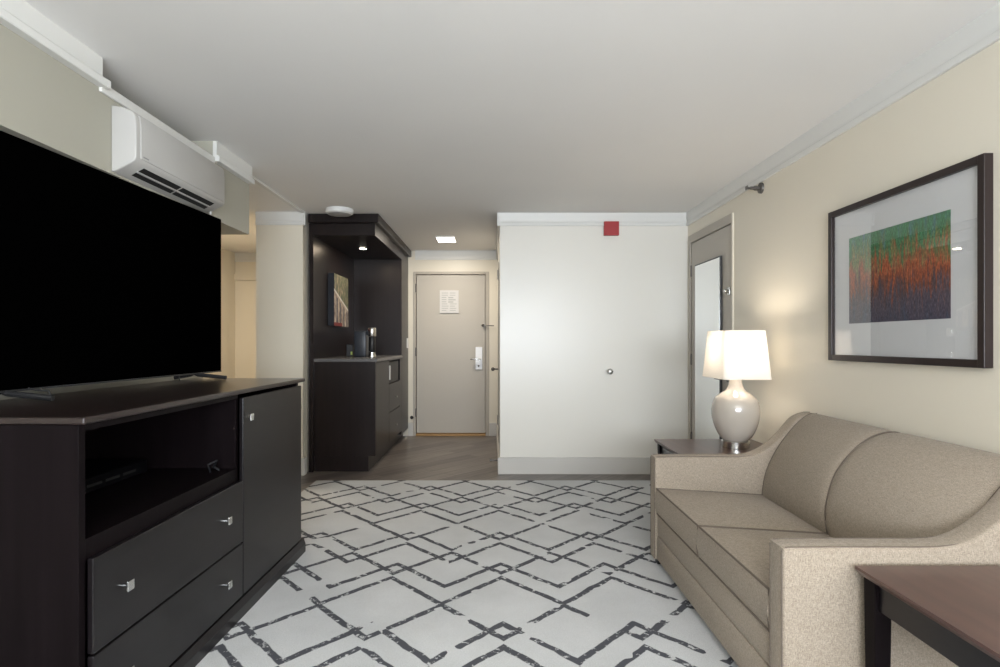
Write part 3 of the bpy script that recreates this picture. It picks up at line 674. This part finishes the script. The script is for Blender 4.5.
# ------------------------------------------------------------------ sofa
SF = thing('loveseat_sofa', 'beige tweed two seat sofa against the right wall under the framed picture', 'sofa', (0, 0, 0.0))
ZF = 0.006
def catmull(pts, k=6):
    out = []
    for i in range(len(pts)-1):
        p0 = pts[max(i-1, 0)]; p1 = pts[i]; p2 = pts[i+1]; p3 = pts[min(i+2, len(pts)-1)]
        for q_ in range(k):
            u = q_/k
            out.append(tuple(0.5*((2*p1[j])+(-p0[j]+p2[j])*u+(2*p0[j]-5*p1[j]+4*p2[j]-p3[j])*u*u+(-p0[j]+3*p1[j]-3*p2[j]+p3[j])*u**3) for j in (0, 1)))
    out.append(pts[-1]); return out
AY0, AY1, AY2, AY3 = 1.72, 1.815, 3.085, 3.18
armtop = catmull([(0.862, 0.588), (1.00, 0.590), (1.15, 0.590), (1.30, 0.590), (1.38, 0.599), (1.44, 0.622), (1.50, 0.664), (1.545, 0.708), (1.585, 0.754), (1.625, 0.795), (1.675, 0.818), (1.72, 0.820)], 4)
outline = [(0.862, 0.045)] + armtop + [(1.745, 0.80), (1.745, 0.045)]
def arm(y0, y1):
    bm = mb(); prism(bm, outline, 'y', y0, y1, 0.012, 3); bmesh.ops.remove_doubles(bm, verts=bm.verts, dist=1e-4)
    o = obj('arm', bm, 'fabric', SF, True)
    for yy in (y0+0.011, y1-0.011):
        off = [(p[0], p[1]) for p in armtop]
        bm = mb(); tube(bm, [(p[0]+0.010, yy, p[1]-0.0005) for p in off], 0.0028, 6)
        cyl(bm, (0.8625, yy, 0.05), (0.8625, yy, 0.578), 0.0026, n=8)
        obj('piping', bm, 'piping', o, True)
    return o
arm(AY0, AY1); arm(AY2, AY3)
# lower boards of the front, platform
b = mb(); box(b, 0.872, 0.90, AY1-0.002, AY2+0.002, 0.045, 0.172, 0.006, 2); obj('base_rail', b, 'fabric', SF, True)
b = mb(); box(b, 0.874, 0.90, AY1-0.002, AY2+0.002, 0.175, 0.285, 0.006, 2); obj('seat_rail', b, 'fabric', SF, True)
b = mb(); box(b, 0.899, 1.735, AY1, AY2, 0.05, 0.282); obj('seat_platform', b, 'fabric', SF)
# seat cushions: crowned boxes
def cushion(y0, y1):
    bm = mb(); x0, x1 = 0.868, 1.43; nx, ny = 22, 24
    def top(u, v):
        cr = (1-abs(2*u-1)**2.6)*(1-abs(2*v-1)**2.6)
        return 0.424 - 0.034*u + 0.026*cr
    Zs = {}
    r = 0.014
    def edge(t, n):   # 0..1 with edge concentration
        return t
    T = [[bm.verts.new((x0+(x1-x0)*i/nx, y0+(y1-y0)*j/ny, top(i/nx, j/ny))) for j in range(ny+1)] for i in range(nx+1)]
    B = [[bm.verts.new((x0+0.004+(x1-x0-0.004)*i/nx, y0+(y1-y0)*j/ny, 0.288)) for j in range(ny+1)] for i in range(nx+1)]
    for i in range(nx):
        for j in range(ny):
            bm.faces.new((T[i][j], T[i+1][j], T[i+1][j+1], T[i][j+1])); bm.faces.new((B[i][j], B[i][j+1], B[i+1][j+1], B[i+1][j]))
    mid = {}
    def mv(i, j):
        if (i, j) not in mid:
            a_, c_ = T[i][j].co, B[i][j].co; p = (a_+c_)/2
            if i == 0: p.x -= 0.012
            if j == 0: p.y += 0.0
            mid[(i, j)] = bm.verts.new(p)
        return mid[(i, j)]
    per = [(0, j) for j in range(ny)] + [(i, ny) for i in range(nx)] + [(nx, j) for j in range(ny, 0, -1)] + [(i, 0) for i in range(nx, 0, -1)]
    for a_, c_ in zip(per, per[1:]+per[:1]):
        m0, m1 = mv(*a_), mv(*c_)
        bm.faces.new((T[a_[0]][a_[1]], T[c_[0]][c_[1]], m1, m0)); bm.faces.new((m0, m1, B[c_[0]][c_[1]], B[a_[0]][a_[1]]))
    o = obj('seat_cushion', bm, 'fabric', SF, True)
    bm = mb(); pts = [(x0+(x1-x0)*i/nx, y1-0.004, top(i/nx, 1)) for i in range(nx, 0, -1)] + [(x0, y0+0.004+(y1-y0-0.008)*j/ny, top(0, j/ny)) for j in range(ny, -1, -1)] + [(x0+(x1-x0)*i/nx, y0+0.004, top(i/nx, 0)) for i in range(1, nx+1)]
    tube(bm, pts, 0.004, 6); obj('piping', bm, 'piping', o, True)
    bm = mb(); tube(bm, [(x0+0.002, y0+0.006, 0.292), (x0+0.002, y1-0.006, 0.292)], 0.004, 6); tube(bm, [(x0, y0+0.005, 0.42), (x0-0.006, y0+0.005, 0.355), (x0+0.002, y0+0.005, 0.292)], 0.0035, 6); obj('lower_piping', bm, 'piping', o, True)
    return o
YM = 2.45
cushion(AY1+0.002, YM-0.002); cushion(YM+0.002, AY2-0.002)
# back: rounded profile, two upholstered halves
bprof = catmull([(1.425, 0.340), (1.405, 0.40), (1.397, 0.47), (1.407, 0.552), (1.442, 0.653), (1.513, 0.744), (1.584, 0.798), (1.645, 0.820), (1.70, 0.822), (1.735, 0.805)], 4)
eprof = catmull([(1.432, 0.340), (1.436, 0.40), (1.447, 0.479), (1.474, 0.559), (1.524, 0.650), (1.588, 0.735), (1.638, 0.786), (1.675, 0.812), (1.712, 0.819), (1.735, 0.805)], 4)
def prof_at(y):
    w = abs((y-YM)/(AY2-YM)); w = w**2.4
    return [Vector((a_[0]*(1-w)+c_[0]*w, a_[1]*(1-w)+c_[1]*w)) for a_, c_ in zip(bprof, eprof)]
def back(y0, y1, near):
    bm = mb(); ny = 28; rows = []
    for j in range(ny+1):
        t = j/ny; t = 0.5-0.5*math.cos(math.pi*t)
        e_ = abs(2*t-1)**14 if (t > 0.5) == near else 0.0
        row = []
        for p in prof_at(y0+(y1-y0)*t):
            c_ = Vector((1.62-p[0], 0.45-p[1])); c_.normalize()
            q_ = p + c_*(0.012*e_ - 0.004)
            row.append(bm.verts.new((q_.x, y0+(y1-y0)*t, q_.y)))
        row.append(bm.verts.new((1.735, y0+(y1-y0)*t, 0.29))); row.append(bm.verts.new((1.43, y0+(y1-y0)*t, 0.29)))
        rows.append(row)
    n = len(rows[0])
    for A_, B_ in zip(rows, rows[1:]):
        for i in range(n): bm.faces.new((A_[i], A_[(i+1) % n], B_[(i+1) % n], B_[i]))
    bm.faces.new(rows[0][::-1]); bm.faces.new(rows[-1])
    o = obj('back_cushion', bm, 'fabric', SF, True)
    return o
o1 = back(AY1+0.001, YM-0.0005, True); o2 = back(YM+0.0005, AY2-0.001, False)
bm = mb(); tube(bm, [(p[0]+0.007, YM, p[1]-0.002) for p in bprof[:-1]], 0.004, 6); obj('seam_piping', bm, 'piping', o1, True)
for yy, par in ((AY1+0.004, o1), (AY2-0.004, o2)):
    bm = mb(); tube(bm, [(p[0]-0.004, yy, p[1]+0.001) for p in eprof[:-1]], 0.0035, 6); obj('seam_piping', bm, 'piping', par, True)
for (x, y) in ((0.885, AY0+0.012), (0.885, AY3-0.062), (1.66, AY0+0.012), (1.66, AY3-0.062)):
    bm = mb(); box(bm, x, x+0.05, y, y+0.05, ZF, 0.046, 0.003); obj('leg', bm, 'black', SF)

# shared label sanity: nothing else at top level
